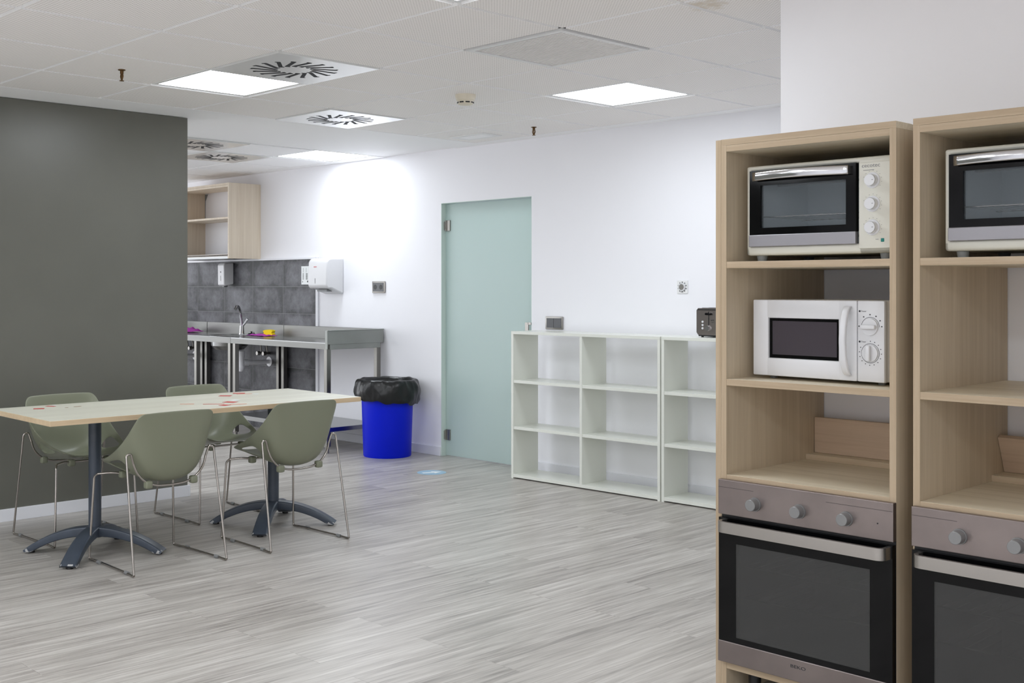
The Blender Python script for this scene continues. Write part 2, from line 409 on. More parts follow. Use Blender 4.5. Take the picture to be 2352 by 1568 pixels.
# long white wall with the door opening
DX0, DX1, DZ = -6.735, -5.757, 1.995
w = MB()
w.box(XL, DX0, YW, YW + .16, 0, 2.5); w.box(DX1, XR, YW, YW + .16, 0, 2.5); w.box(DX0, DX1, YW, YW + .16, DZ, 2.5)
struct(w.build('wall_back', M['wall']), 'long white wall with the glass door and the shelving')
struct(MB().box(-6.72, -6.55, YF, 3.782, 0, H - .002).build('wall_left', M['greywall']), 'dark grey partition wall beside the dining table')
struct(MB().box(-2.305, XR, 3.81, YW - .002, 0, H - .002).build('wall_right', M['wall']), 'white wall behind the oven cabinets')

# daylight for the unseen walls and their added windows
def ring(axis, a0, a1, z0, z1, A0, A1, t0, t1):
    m = MB()
    for p0, p1, q0, q1 in ((A0, a0, 0, 2.5), (a1, A1, 0, 2.5), (a0, a1, 0, z0), (a0, a1, z1, 2.5)):
        m.box(p0, p1, t0, t1, q0, q1) if axis == 'y' else m.box(t0, t1, p0, p1, q0, q1)
    return m
struct(ring('y', -2.5, 3.8, .2, 2.36, XL, XR, YF - .1, YF).build('wall_front', M['wall']))
struct(ring('x', -4.8, .2, .2, 2.36, YF, 8.2, XR, XR + .1).build('wall_side', M['wall']))
struct(ring('x', -4.5, 5.2, .2, 2.36, YF, 8.2, XL - .1, XL).build('wall_far', M['wall']))
def window(name, axis, a0, a1, pos, m='fill_glow'):  # unseen glowing window added to fill the room with light
    w_ = bpy.data.objects.new(name, None); COL.objects.link(w_); struct(w_, 'unseen glowing window added to brighten the room')
    f = MB(); n = 6
    for k in range(n + 1):
        c_ = a0 + (a1 - a0) * k / n
        f.box(c_ - .02, c_ + .02, pos - .02, pos + .02, .2, 2.36) if axis == 'y' else f.box(pos - .02, pos + .02, c_ - .02, c_ + .02, .2, 2.36)
    f.build('window_frame', M['whitemat'], w_)
    p = MB()
    q = ((a0, pos, .2), (a1, pos, .2), (a1, pos, 2.36), (a0, pos, 2.36)) if axis == 'y' else ((pos, a0, .2), (pos, a1, .2), (pos, a1, 2.36), (pos, a0, 2.36))
    p.bm.faces.new([p.bm.verts.new(v) for v in q])
    p.build('pane', M[m], w_)
window('added_window_1', 'y', -2.5, 3.8, YF - .05)
window('added_window_2', 'x', -4.8, .2, XR + .05)
window('added_window_3', 'x', -4.5, 5.2, XL - .05, 'fill_glow_far')
# corridor behind the glass door
struct(MB().box(-7.6, -4.6, 7.9, 8.0, 0, 2.5).box(-7.7, -7.6, YW + .16, 8.0, 0, 2.5).box(-4.6, -4.5, YW + .16, 8.0, 0, 2.5).box(-7.7, -4.5, YW + .16, 8.0, 2.5, 2.6).build('wall_corridor', M['wall']))
# baseboards
struct(MB().box(-8.33, DX0, YW - .014, YW, 0, .072, .003).box(DX1, -2.31, YW - .014, YW, 0, .072, .003).build('baseboard_back', M['skirt']))
struct(MB().box(-6.55, -6.536, YF, 3.782, 0, .071, .002).box(-6.73, -6.536, 3.782, 3.796, 0, .071, .002).build('baseboard_left', M['skirt']))
# dark tiled splashback and its white profiles
struct(MB().box(-12.5, -8.385, 6.128, YW, 0, 1.585).build('wall_tiles', M['tile']), 'dark grey stone tiles behind the steel counters')
struct(MB().box(-8.385, -8.35, 6.126, YW, 0, 1.6, .001).box(-12.5, -8.385, 6.122, YW, 1.585, 1.6, .001).build('trim_1', M['skirt']))
# pale green strips around the door jamb
struct(MB().box(DX0, DX0 + .004, YW, YW + .16, 0, DZ).box(DX1 - .004, DX1, YW, YW + .16, 0, DZ).box(DX0, DX1, YW, YW + .16, DZ - .004, DZ).build('trim_2', M['jamb']))
# frosted glass door
d = bpy.data.objects.new('door_1', None); COL.objects.link(d); d.location = (DX0, YW + .045, 0); struct(d, 'frosted green glass door with chrome hinges')
MB().box(.008, DX1 - DX0 - .008, 0, .01, .006, DZ - .01, .001).build('glass_panel', M['frost'], d)
for z in (1.775, .125):
    hb = MB().box(.014, .062, -.010, .018, z, z + .085, .002).box(-.004, .022, -.02, 0, z + .012, z + .073, .002).cyl((.016, -.012, z + .004), (.016, -.012, z + .08), .007)
    hb.build('hinge', M['nickel'], d)
hd = MB().box(.915, .95, -.05, -.042, .99, 1.075, .001).box(.925, .94, -.042, 0, 1.055, 1.07).box(.945, 1.0 - .025, -.05, -.042, 1.058, 1.075)
hd.build('handle', M['nickel'], d)

# ceiling
LIGHTS = [(-2, 2), (0, 5), (2, 1), (-6, 6), (-2, -2), (1, -3), (4, -5), (8, -3), (-1, -7), (11, -6), (4, -9), (9, -9), (-9, 1), (-12, 2), (-8, -2), (-12, -3), (-6, 2), (-6, 0), (-7, -5), (-9, -4), (-2, -5), (1, -6), (7, -6), (-3, -9), (6, -11), (1, -10), (11, -3), (5, -3), (11, -9)]  # cells with no label below are unseen lights added to brighten the room
VENTS = [(-1, 2), (-3, 4), (-6, 4), (-7, 5)]
GRILLES = [(1, 3)]
hole = set(LIGHTS) | set(VENTS) | set(GRILLES)
cell = lambda i, j: (-4.42 + .6 * i, 1.82 + .6 * j)
cb = MB()
cb.box(XL, XR, YF, YW + .1, H + .016, H + .1, mi=2)
g = .011
for i in range(-14, 14):
    for j in range(-11, 7):
        if (i, j) in hole or i in (-4, -5): continue
        x, y = cell(i, j)
        x0, x1, y0, y1 = x + g, x + .6 - g, y + g, y + .6 - g
        if x0 < XL or x1 > XR: continue
        cb.box(x0, x1, y0, y1, H, H + .016, mi=0 if i >= -3 else 1)
# plain plaster margins and the plain band over the passage
cb.box(-6.55, -6.22, YF, YW, H, H + .016, mi=1)
cb.box(-7.42, -6.55, YF, YW, H + .006, H + .016, mi=1)
cb.box(-6.22, XR, 6.02, YW, H, H + .016, mi=1)
cb.box(XL, -7.42, 6.02, YW, H, H + .016, mi=1)
ce = cb.build('ceiling', [M['perf'], M['ceilwhite'], M['bar']])
for f in ce.data.polygons:
    if f.material_index == 0 and f.normal.z > -.5: f.material_index = 1
struct(ce, 'white suspended ceiling of perforated square tiles')

# ceiling fittings
light_labels = {
    (-2, 2): 'lit square ceiling light next to a round-slot air diffuser above the dining table',
    (0, 5): 'lit square ceiling light nearest the glass door and the smoke detector',
    (2, 1): 'square ceiling light cut off by the top edge of the photo',
    (-6, 6): 'lit square ceiling light over the steel counters and paper towel dispenser',
}
lt = None
for ij in LIGHTS:
    x, y = cell(*ij)
    if lt is None:
        lt = thing('ceiling_light', light_labels[ij], 'ceiling light', (x + .3, y + .3, H), 0, 'square ceiling lights')
        f = MB(); a, bq = .293, .268
        f.box(-a, a, -a, -bq, .004, .012).box(-a, a, bq, a, .004, .012).box(-a, -bq, -bq, bq, .004, .012).box(bq, a, -bq, bq, .004, .012)
        f.build('frame', M['whitemat'], lt)
        p = MB(); vs = [p.bm.verts.new(v) for v in ((-bq, -bq, .006), (-bq, bq, .006), (bq, bq, .006), (bq, -bq, .006))]; p.bm.faces.new(vs)
        dfo = p.build('diffuser', M['panel'], lt)
        dfo.data.flip_normals() if dfo.data.polygons[0].normal.z > 0 else None
    else:
        o = copy_tree(lt); o.location = (x + .3, y + .3, H)
        o['label'] = light_labels.get(ij, 'unseen square ceiling light added to brighten the room')

vent_labels = {
    (-1, 2): 'glossy white air diffuser touching the ceiling light above the dining table',
    (-3, 4): 'white air diffuser at the edge of the perforated ceiling, beyond the table light',
    (-6, 4): 'air diffuser above the passage, half hidden by the grey wall, nearer of two',
    (-7, 5): 'air diffuser above the steel counters, left of the lit panel there',
}
vt = None
for ij in VENTS:
    x, y = cell(*ij)
    if vt is None:
        vt = thing('air_diffuser', vent_labels[ij], 'air vent', (x + .3, y + .3, H), 0, 'swirl air diffusers')
        MB().box(-.297, .297, -.297, .297, -.006, .0155, .001).build('plate', M['vent'], vt)
        s = MB()
        n = 17
        for k in range(n):
            mt = Matrix.Rotation(2 * PI * k / n, 4, 'Z') @ Matrix.Translation((.148, 0, 0)) @ Matrix.Rotation(.42, 4, 'Z')
            s.box(-.062, .062, -.0105, .0105, -.0068, -.0058, mat=mt)
            for q in (-1, 1):
                s.box(q * .062 - .006, q * .062 + .006, -.017 if q > 0 else -.0085, .0085 if q > 0 else .017, -.0068, -.0058, mat=mt)
        s.build('slots', M['ventslot'], vt)
    else:
        o = copy_tree(vt); o.location = (x + .3, y + .3, H); o.rotation_euler.z = .17 * ij[0]
        o.rotation_euler.z = 0
        o['label'] = vent_labels[ij]

x, y = cell(1, 3)
gr = thing('return_air_grille', 'square slatted air grille in the ceiling between the two lit panels', 'air vent', (x + .3, y + .3, H))
MB().box(-.293, .293, -.293, -.265, -.005, .006).box(-.293, .293, .265, .293, -.005, .006).box(-.293, -.265, -.265, .265, -.005, .006).box(.265, .293, -.265, .265, -.005, .006).build('frame', M['whitemat'], gr)
MB().box(-.299, .299, -.299, .299, .006, .010).build('backing', M['grilledark'], gr)
s = MB()
for k in range(26):
    t = -.258 + k * .0206
    s.box(-.262, .262, t - .0066, t + .0066, -.0015, .0005, mat=None)
for t in (-.262, 0, .258):
    s.box(t, t + .004, -.262, .262, .0005, .006)
s.build('slats', M['grille'], gr)

sd = thing('smoke_detector', 'ivory round smoke detector on the ceiling', 'smoke detector', (-4.70, 4.47, H))
MB().lathe([(.0005, 0), (.058, 0), (.058, -.012), (.052, -.03), (.046, -.034), (.044, -.05), (.036, -.056), (.0005, -.058)], seg=32).build('body', M['smoke'], sd, smooth=35)
s = MB()
for k in range(8):
    a = 2 * PI * k / 8 + .3
    s.box(.0425, .0462, -.012, .012, -.048, -.041, mat=Matrix.Rotation(a, 4, 'Z'))
s.build('vent_slots', M['black'], sd)
for k, (x, y, lb) in enumerate(((-5.327, 2.709, 'small brass sprinkler head in the ceiling above the dining table'), (-5.324, 5.70, 'small brass sprinkler head in the ceiling near the door wall'))):
    if k == 0:
        sp = thing('sprinkler_head', lb, 'sprinkler', (x, y, H), 0, 'ceiling sprinklers')
        MB().lathe([(.0005, 0), (.019, 0), (.017, -.004), (.010, -.006), (.0005, -.006)], seg=20).build('escutcheon', M['brass'], sp, smooth=40)
        b_ = MB().cyl((0, 0, -.006), (0, 0, -.02), .009).tube([(-.009, 0, -.02), (-.013, 0, -.034), (-.004, 0, -.05), (0, 0, -.054)], .003).tube([(.009, 0, -.02), (.013, 0, -.034), (.004, 0, -.05), (0, 0, -.054)], .003).cyl((0, 0, -.02), (0, 0, -.05), .004)
        b_.build('body', M['brass'], sp, smooth=40)
        MB().cyl((0, 0, -.054), (0, 0, -.057), .012, .011).build('deflector', M['brass'], sp)
    else:
        o = copy_tree(sp); o.location = (x, y, H); o['label'] = lb
hp = thing('access_plate', 'flat white rectangular plate on the ceiling near the door wall', 'access panel', (-5.93, 5.74, H))
MB().box(-.17, .17, -.1, .1, -.006, 0, .002).build('rim', M['whitemat'], hp)
MB().box(-.125, .125, -.055, .055, -.0075, -.0055, .001).build('cover', M['ceilwhite'], hp)

# ------------------------------------------------------------------ dining table
tb = thing('dining_table', 'long pale wood dining table on two dark four-foot pedestals', 'table', (-5.452, 3.138, 0), math.radians(-1.3))
t = MB()
t.box(-.365, .365, -.885, .885, .6945, .72, .0015)
o = t.build('tabletop', [M['table'], M['table_edge']], tb)
for f in o.data.polygons:
    if abs(f.normal.z) < .8: f.material_index = 1
for yy in (-.505, .545):
    c = MB().cyl((0, yy, .088), (0, yy, .68), .031, seg=32).cyl((0, yy, .085), (0, yy, .128), .046, .036, seg=32).box(-.2, .2, yy - .04, yy + .04, .68, .6945).box(-.04, .04, yy - .2, yy + .2, .682, .6945)
    co = c.build('column', M['dark_leg'], tb, smooth=30)
    for k in range(4):
        a = PI / 4 + k * PI / 2
        f = MB()
        def foot(u, v):
            # u around the section, v along the leg
            r = .02 + v * .325
            z = .105 * (1 - (v ** 2.1)) + .016 + .0 * v
            wd = .034 + .006 * v
            th = .025 - .009 * v
            ang = 2 * PI * u
            cxs, sxs = math.cos(ang), math.sin(ang)
            px = wd * math.copysign(abs(cxs) ** .28, cxs); pz = th * math.copysign(abs(sxs) ** .28, sxs)
            slope = -.105 * 2.1 * v ** 1.1 / .325
            nx, nz = -slope / math.hypot(1, slope), 1 / math.hypot(1, slope)
            return ((r + pz * nx) * math.cos(a) - px * math.sin(a), yy + (r + pz * nx) * math.sin(a) + px * math.cos(a), max(.008, z - .01 + pz * nz))
        f.grid(foot, 32, 36, cu=True)
        f.bm.verts.ensure_lookup_table()
        nv = len(f.bm.verts)
        f.bm.faces.new([f.bm.verts[nv - 32 + k2] for k2 in range(32)])
        # worn, chipped toe
        for fc in f.bm.faces:
            cc = fc.calc_center_median(); rr = math.hypot(cc.x, cc.y - yy)
            if rr > .27 and cc.z < .010 + .016 * random.random() ** 2 * (rr - .25) / .08: fc.material_index = 1
        fo = f.build('foot', [M['dark_leg'], M['chip']], co, smooth=50)
        MB().cyl((.325 * math.cos(a), yy + .325 * math.sin(a), 0), (.325 * math.cos(a), yy + .325 * math.sin(a), .012), .017).build('glide', M['black'], co)

# scraps of tape left on the table top
def scrap(pts, m, label, nm='tape_scrap', cat='tape scrap'):
    z = .7205
    o = MB().prism([(x, y) for x, y in pts], z, z + .0006, 'z').build(nm, m)
    tag(o, label, cat, 'tape scraps on the dining table')
def quad(cx, cy, a, b_, rot):
    c, s_ = math.cos(rot), math.sin(rot)
    return [(cx + u * a * c - v * b_ * s_, cy + u * a * s_ + v * b_ * c) for u, v in ((-1, -1), (1, -1), (1, 1), (-1, 1))]
scrap(quad(-5.678, 2.438, .026, .017, 1.1), M['red'], 'red tape scrap nearest the short left end of the table')
scrap(quad(-5.752, 2.532, .024, .012, .6), M['red'], 'red tape scrap touching a white bit, near the table end by the grey wall')
scrap(quad(-5.785, 2.566, .012, .012, .3), M['paper'], 'tiny white tape bit beside a red scrap near the grey wall')
scrap(quad(-5.646, 2.627, .006, .020, .2), M['tan'], 'thin brown scrap on the left half of the table')
scrap(quad(-5.633, 2.563, .004, .008, .2), M['tan'], 'smallest brown speck on the left half of the table')
scrap(quad(-5.633, 3.492, .034, .024, .75), M['red'], 'red tape diamond on the far side of the table, left of another red piece')
scrap(quad(-5.716, 3.634, .034, .022, .9), M['red'], 'red tape piece farthest back on the table')
scrap(quad(-5.655, 3.63, .004, .045, -.35), M['orange'], 'thin curled strip leading to a white triangle of tape')
scrap([(-5.63, 3.66), (-5.585, 3.675), (-5.615, 3.705)], M['paper'], 'white tape triangle at the end of a thin strip')
scrap(quad(-5.307, 3.32, .034, .026, .45), M['red'], 'red tape diamond in the middle of the near table half')
scrap(quad(-5.38, 3.394, .02, .028, .4), M['paper'], 'pale see-through tape piece behind a red diamond')
scrap(quad(-5.186, 3.211, .02, .026, .35), M['red'], 'red tape diamond closest to the near table edge')
scrap(quad(-5.275, 3.2, .007, .055, -.62), M['red'], 'long thin red tape strip on the near half of the table')
scrap(quad(-5.183, 3.29, .005, .045, -.25), M['orange'], 'orange-red strip running from the red diamond at the near edge')
scrap(quad(-5.374, 3.1, .005, .036, -.65), M['orange'], 'faint orange strip, leftmost on the near half of the table')

# ------------------------------------------------------------------ chairs
def make_chair(label):
    t = thing('shell_chair', label, 'chair', (0, 0, 0), 0, 'sage green shell chairs at the table')
    C = [(.250, .452), (.19, .447), (.09, .428), (-.02, .410), (-.11, .398), (-.165, .420), (-.190, .488), (-.199, .575), (-.205, .665), (-.209, .728), (-.2105, .746)]
    E = [(.238, .474), (.205, .486), (.140, .503), (.070, .527), (.005, .556), (-.05, .586), (-.10, .620), (-.145, .660), (-.180, .704), (-.198, .730), (-.204, .741)]
    W = [.155, .182, .198, .207, .214, .217, .217, .214, .207, .195, .174]
    X_ = [2.6, 2.6, 2.6, 2.6, 2.7, 2.9, 3.1, 3.1, 3.0, 2.6, 2.6]
    U = [-1, -.9, -.68, -.42, -.14, .14, .42, .68, .9, 1]
    m = MB(); V = []
    for k in range(len(C)):
        row = []
        for u in U:
            uu = u
            if k == 2 and abs(u) == .68: uu = math.copysign(.80, u)
            a = abs(uu) ** X_[k]
            y = W[k] * uu * (1.22 - .22 * uu * uu)
            row.append(m.bm.verts.new((C[k][0] + (E[k][0] - C[k][0]) * a, y, C[k][1] + (E[k][1] - C[k][1]) * a)))
        V.append(row)
    for k in range(len(C) - 1):
        for i in range(len(U) - 1):
            if k in (2, 3) and i in (1, 7): continue
            m.bm.faces.new((V[k][i], V[k][i + 1], V[k + 1][i + 1], V[k + 1][i]))
    m.build('shell', M['shell'], t, smooth=180, solid=.008, subd=2)
    R = .0055
    for s in (-1, 1):
        MB().tube(fillet([(.205, s * .205, .42), (.222, s * .214, .405), (.242, s * .229, .03), (.242, s * .23, .012)], .02), R).build('leg', M['chrome'], t, smooth=60)
        MB().tube(fillet([(-.135, s * .192, .505), (-.140, s * .208, .556), (-.142, s * .232, .548), (-.242, s * .245, .012)], .022, 6), R).build('leg', M['chrome'], t, smooth=60)
        ru = MB().tube(fillet([(.242, s * .23, .012), (.240, s * .23, .0055), (.17, s * .231, .0075), (.14, s * .232, .0085), (-.15, s * .240, .0085), (-.238, s * .2445, .0055), (-.242, s * .245, .012)], .008), R).build('runner', M['chrome'], t, smooth=60)
        for xx in (.12, -.16):
            MB().cyl((xx - .014, s * .2385, .0085), (xx + .014, s * .2385, .0085), .0085, seg=12).build('glide', M['grey_pl'], ru)
    # front cross rod and rear hoop under the shell
    MB().tube(fillet([(.205, -.205, .42), (.17, -.15, .425), (.15, -.10, .418), (.15, .10, .418), (.17, .15, .425), (.205, .205, .42)], .05), R).build('front_cross_rod', M['chrome'], t, smooth=60)
    hp_ = [(-.135, .192, .505), (-.14, .178, .462), (-.142, .14, .416), (-.142, .08, .391), (-.142, 0, .387)]
    hoop = [Vector((x, -y, z)) for x, y, z in hp_] + [Vector(q) for q in hp_[::-1][1:]]
    MB().tube(fillet(hoop, .03, 3), R).build('rear_hoop', M['chrome'], t, smooth=60)
    for x, y, z in ((-.142, .12, .404), (-.142, -.12, .404), (.15, .10, .418), (.15, -.10, .418)):
        MB().box(x - .017, x + .017, y - .018, y + .018, z - .022, z + .014, .008).build('clip', M['shell'], t, smooth=60)
    return t
ch = make_chair('sage green shell chair in the foreground, back to camera, at the left pedestal')
ch.location = (-5.110, 2.780, 0); ch.rotation_euler.z = PI
for (x, y, rz, lb) in ((-5.083, 3.509, PI, 'sage green shell chair in front of the right pedestal, back to camera'),
                       (-5.932, 2.756, 0, 'sage green shell chair against the grey wall, facing the camera, at far left'),
                       (-5.936, 3.594, 0, 'sage green shell chair behind the table, mostly hidden by the chairs in front')):
    o = copy_tree(ch); o.location = (x, y, 0); o.rotation_euler.z = rz; o['label'] = lb

# ------------------------------------------------------------------ waste bin and bag
bx, by = -7.05, 5.85
bn = MB().lathe([(.0005, 0), (.186, 0), (.19, .008), (.206, .5), (.209, .585), (.203, .585), (.2, .5), (.182, .02), (.0005, .02)], seg=48)
tag(bn.build('waste_bin', M['blue'], None, (bx, by, 0), smooth=40), 'bright blue round waste bin beside the glass door', 'bin')
rnd = [random.uniform(-1, 1) for _ in range(400)]
def bagfn(i, a, r, z):
    if i == 0: return r, z
    k = a / (2 * PI) * 48
    w1 = math.sin(7 * a + i * .9) * .5 + math.sin(13 * a - i * 1.7) * .35 + rnd[(int(round(k)) * 7 + i * 31) % 400] * .35
    amp = (0, .004, .005, .005, .006, .009, .011, .012, .012, .010, .008)[min(i, 10)]
    dz = (0, 0, .004, .005, .005, .006, .007, .008, .009, .010, .012)[min(i, 10)]
    zz = z + dz * w1
    if i >= 8: zz += .022 * math.sin(a - 2.6) * (i - 7) / 3
    q = Vector((math.cos(a) * 3.2, math.sin(a) * 3.2, i * .55))
    nz = abs(noise.noise(q * 2.2)) + .6 * abs(noise.noise(q * 5.1))
    return r + amp * w1 + (.016 * (nz - .35) if i >= 4 else 0), zz
bg = MB().lathe([(.180, .30), (.186, .45), (.190, .57), (.214, .612), (.234, .608), (.250, .585), (.262, .545), (.264, .50), (.258, .465), (.248, .445), (.240, .432)], seg=96, fn=bagfn)
tag(bg.build('bin_bag', M['bag'], None, (bx, by, 0), smooth=180, subd=1), 'black plastic bag folded over the rim of the blue bin', 'bin bag')

# ------------------------------------------------------------------ floor sticker
st = thing('floor_sticker', 'round pale blue floor sticker with a white arrow', 'sticker', (-6.178, 5.54, 0))
MB().cyl((0, 0, .0004), (0, 0, .0012), .105, seg=48).build('disc', M['sticker'], st)
MB().prism([(-.016, -.07), (.016, -.07), (.016, .01), (.045, .01), (0, .075), (-.045, .01), (-.016, .01)], .0012, .0017, 'z').build('arrow', M['stickerw'], st, rot=(0, 0, -.35))

# ------------------------------------------------------------------ steel counters
def counter(x0, x1, sink, label, end_panel, legs):
    """local origin at the right front foot line: x runs 0..w to the right"""
    wd = x1 - x0
    t = thing('steel_sink_counter' if sink else 'steel_counter', label, 'counter', (x0, 5.545, 0), 0, 'stainless steel counters along the tiles')
    D = .58; top = .884; ap = .835
    wk = MB()
    if sink:
        bxc, byc, rb = sink
        # top plate with a round bowl cut out: quads around the circle
        n = 32
        ring = [(bxc + rb * math.cos(2 * PI * k / n), byc + rb * math.sin(2 * PI * k / n)) for k in range(n)]
        def outer(k):
            a = 2 * PI * k / n; c, s_ = math.cos(a), math.sin(a)
            tx = ((wd - .002 - bxc) / c) if c > 1e-9 else (((.002 - bxc) / c) if c < -1e-9 else 1e9)
            ty = ((D - byc) / s_) if s_ > 1e-9 else (((0 - byc) / s_) if s_ < -1e-9 else 1e9)
            q = min(tx, ty); return (bxc + q * c, byc + q * s_)
        A = [wk.bm.verts.new((x, y, top)) for x, y in ring]
        Bv = [wk.bm.verts.new((*outer(k), top)) for k in range(n)]
        for k in range(n):
            wk.bm.faces.new((A[k], A[(k + 1) % n], Bv[(k + 1) % n], Bv[k]))
        for cx_, cy_ in ((.002, 0), (wd - .002, 0), (.002, D), (wd - .002, D)):
            kk = sorted(range(n), key=lambda k: (Bv[k].co.x - cx_) ** 2 + (Bv[k].co.y - cy_) ** 2)[:2]
            p_ = wk.bm.verts.new((cx_, cy_, top)); wk.bm.faces.new((Bv[kk[0]], Bv[kk[1]], p_))
    else:
        wk.box(.002, wd - .002, 0, D, top - .004, top)
    wk.box(.002, wd - .002, 0, .004, top - .001, top + .003, .001).box(.002, wd - .002, .0005, .004, ap, top - .001, mi=1)
    wk.build('worktop', [M['steel'], M['steel_dull']], t)
    MB().box(.002, wd - .002, D - .012, D, top - .002, .984, .002).box(.002, wd - .002, D - .004, D + .003, .978, .985).build('backsplash', M['steel_dull'], t)
    if end_panel:
        MB().box(wd - .006, wd - .001, 0, D, top - .01, .985, .001).box(wd - .016, wd + .004, 0, D + .005, .98, .988, .002).box(wd - .03, wd, -.001, .006, ap, .985, .001).box(wd - .042, wd - .006, .03, D - .03, .832, .880, .002).build('end_panel', M['steel_end'], t)
    for lx, ly in legs:
        l = MB().box(lx - .02, lx + .02, ly - .02, ly + .02, .055, .874, .002)
        lo = l.build('leg', M['steel_v'], t)
        MB().cyl((lx, ly, 0), (lx, ly, .05), .014).cyl((lx, ly, .05), (lx, ly, .056), .026).build('foot', M['nickel'], lo, smooth=40)
    if not sink:
        MB().box(.045, wd - .045, .03, D - .03, .200, .206).box(.045, wd - .045, .022, .032, .170, .206).box(wd - .045, wd - .01, .03, D - .03, .172, .206).box(.01, .045, .03, D - .03, .172, .206).build('low_shelf', M['steel'], t)
    else:
        prof = [(rb, top), (rb - .006, top - .006), (rb - .012, top - .09), (rb - .05, top - .128), (.03, top - .134), (.0006, top - .134)]
        bo = MB().lathe(prof, (bxc, byc, 0), 32).tube([(bxc + (rb + .004) * math.cos(2 * PI * k / 32), byc + (rb + .004) * math.sin(2 * PI * k / 32), top + .001) for k in range(32)], .004, 6, True)
        bo.build('sink_bowl', M['steel'], t, smooth=40)
        fx, fy = bxc - .13, byc + .215
        fa = MB().cyl((fx, fy, top), (fx, fy, top + .012), .03, .026, 24).cyl((fx, fy, top + .01), (fx, fy, top + .085), .024, .02, 24).build('faucet', M['mirror'], t, smooth=40)
        MB().tube(fillet([(fx, fy, top + .07), (fx + .008, fy - .012, top + .15), (fx + .022, fy - .035, top + .225), (fx + .066, fy - .08, top + .272), (fx + .10, fy - .125, top + .262)], .06, 6), .0125, 14).cyl((fx + .092, fy - .115, top + .268), (fx + .108, fy - .138, top + .246), .015, .016).build('spout', M['mirror'], fa, smooth=50)
        MB().tube([(fx, fy, top + .075), (fx + .022, fy + .012, top + .10), (fx + .055, fy + .03, top + .15)], .011, 12).build('lever', M['mirror'], fa, smooth=50)
        px, py = bxc + .13, byc + .04
        dt = MB().cyl((px, py, .69), (px, py, .745), .034, seg=24).cyl((px, py, .60), (px, py, .69), .028, .03, 24).lathe([(.0005, .556), (.02, .558), (.031, .575), (.033, .60), (.028, .61)], (px, py, 0), 24).build('drain_trap', M['whitepipe'], t, smooth=40)
        MB().cyl((px, py, .635), (px, D + .02, .635), .02, seg=20).cyl((px, py + .03, .635), (px, py + .075, .635), .029, seg=20).cyl((px, D, .635), (px, D + .024, .635), .046, .05, 24).build('outlet_pipe', M['whitepipe'], dt, smooth=40)
        MB().cyl((px, py, .71), (bxc, byc, .745), .016).build('inlet_pipe', M['nickel'], dt, smooth=40)
        for q in (-.09, .01):
            vx = px + q
            MB().cyl((vx, D + .02, .712), (vx, D - .05, .712), .012).cyl((vx, D - .045, .712), (vx, D - .075, .712), .02, .018).cyl((vx, D - .02, .712), (vx - .01, D - .04, .86), .006).build('stop_valve', M['nickel'], t, smooth=40)
    return t
counter(-8.86, -7.43, None, 'stainless steel counter with raised end panel, next to the blue bin', True, [(.04, .03), (1.39, .03), (.04, .545), (1.39, .545)])
c2 = counter(-10.20, -8.86, (.95, .235, .18), 'stainless steel sink counter with the visible faucet and white drain trap', False, [(.72, .03), (1.30, .03), (.04, .545), (1.30, .545)])
c3 = copy_tree(c2); c3.location.x = -11.545; c3['label'] = 'stainless steel sink counter almost wholly hidden behind the grey wall'

# things on the counters
def cloth(cx, cy, a, b_, seed, hgt, label):
    random.seed(seed)
    ph = [random.uniform(0, 6) for _ in range(8)]
    def fn(u, v):
        x, y = (u - .5) * 2, (v - .5) * 2
        r = 1 + .12 * math.sin(3 * math.atan2(y, x) + ph[0])
        z = hgt * (1 - .75 * max(abs(x), abs(y)) ** 3) * (.72 + .14 * math.sin(6 * x + ph[1]) * math.sin(4 * y + ph[2]) + .16 * math.sin(11 * x + 5 * y + ph[3]))
        return (x * a * r, y * b_ * r, max(.001, z))
    m = MB().grid(fn, 22, 16)
    tag(m.build('cleaning_cloth', M['purple'], None, (cx, cy, .8855), smooth=180, solid=.002), label, 'cloth', 'magenta cloths on the counter')
cloth(-10.27, 5.93, .17, .10, 3, .055, 'crumpled magenta cloth by the edge of the grey wall')
cloth(-8.99, 5.965, .15, .07, 5, .022, 'flat magenta cloth lying under the yellow sponge')
m = MB()
poly = []
for k in range(40):
    a = 2 * PI * k / 40
    cx_, sx_ = math.cos(a), math.sin(a)
    x = .050 * math.copysign(abs(cx_) ** .45, cx_); z = .0255 * math.copysign(abs(sx_) ** .6, sx_)
    x *= 1 - .26 * math.exp(-(z / .011) ** 2)
    z *= 1 + .12 * math.cos(x * 40)
    poly.append((x, z))
m.prism(poly, -.036, .036, 'y')
tag(m.build('dish_sponge', M['yellow'], None, (-8.93, 6.0, .9135), (0, 0, .55), smooth=50), 'yellow dish sponge on the magenta cloth by the sink', 'sponge')
pg = MB().lathe([(.0005, 0), (.034, 0), (.036, .008), (.026, .014), (.008, .016), (.007, .026), (.012, .03), (.0005, .031)], seg=24).tube([(.01, 0, .022), (.03, .01, .024), (.05, .0, .008), (.07, .015, .004)], .0022, 6)
tag(pg.build('sink_plug', M['black'], None, (-9.27, 6.03, .885), smooth=40), 'small black sink plug beside the faucet', 'sink plug')

# ------------------------------------------------------------------ wall fittings
sdp = thing('soap_dispenser', 'narrow white soap dispenser on the dark tiles above the faucet', 'soap dispenser', (-9.79, 6.128, 1.345))
MB().prism([(0, .02), (-.095, 0), (-.11, .012), (-.112, .2), (-.1, .222), (0, .225)], -.058, .058, 'x').build('body', M['whitepl'], sdp)
o = sdp.children[0]; bv = o.modifiers.new('Bevel', 'BEVEL'); bv.width = .009; bv.segments = 3
MB().box(-.006, .006, -.1135, -.111, .13, .142, .001).build('level_window', M['ink'], sdp)
MB().box(-.0015, .0015, -.1132, -.1118, .05, .10).build('logo_lettering', M['grey_print'], sdp)
MB().box(-.02, .02, -.085, -.045, -.012, .01, .003).build('nozzle', M['grey_pl'], sdp)

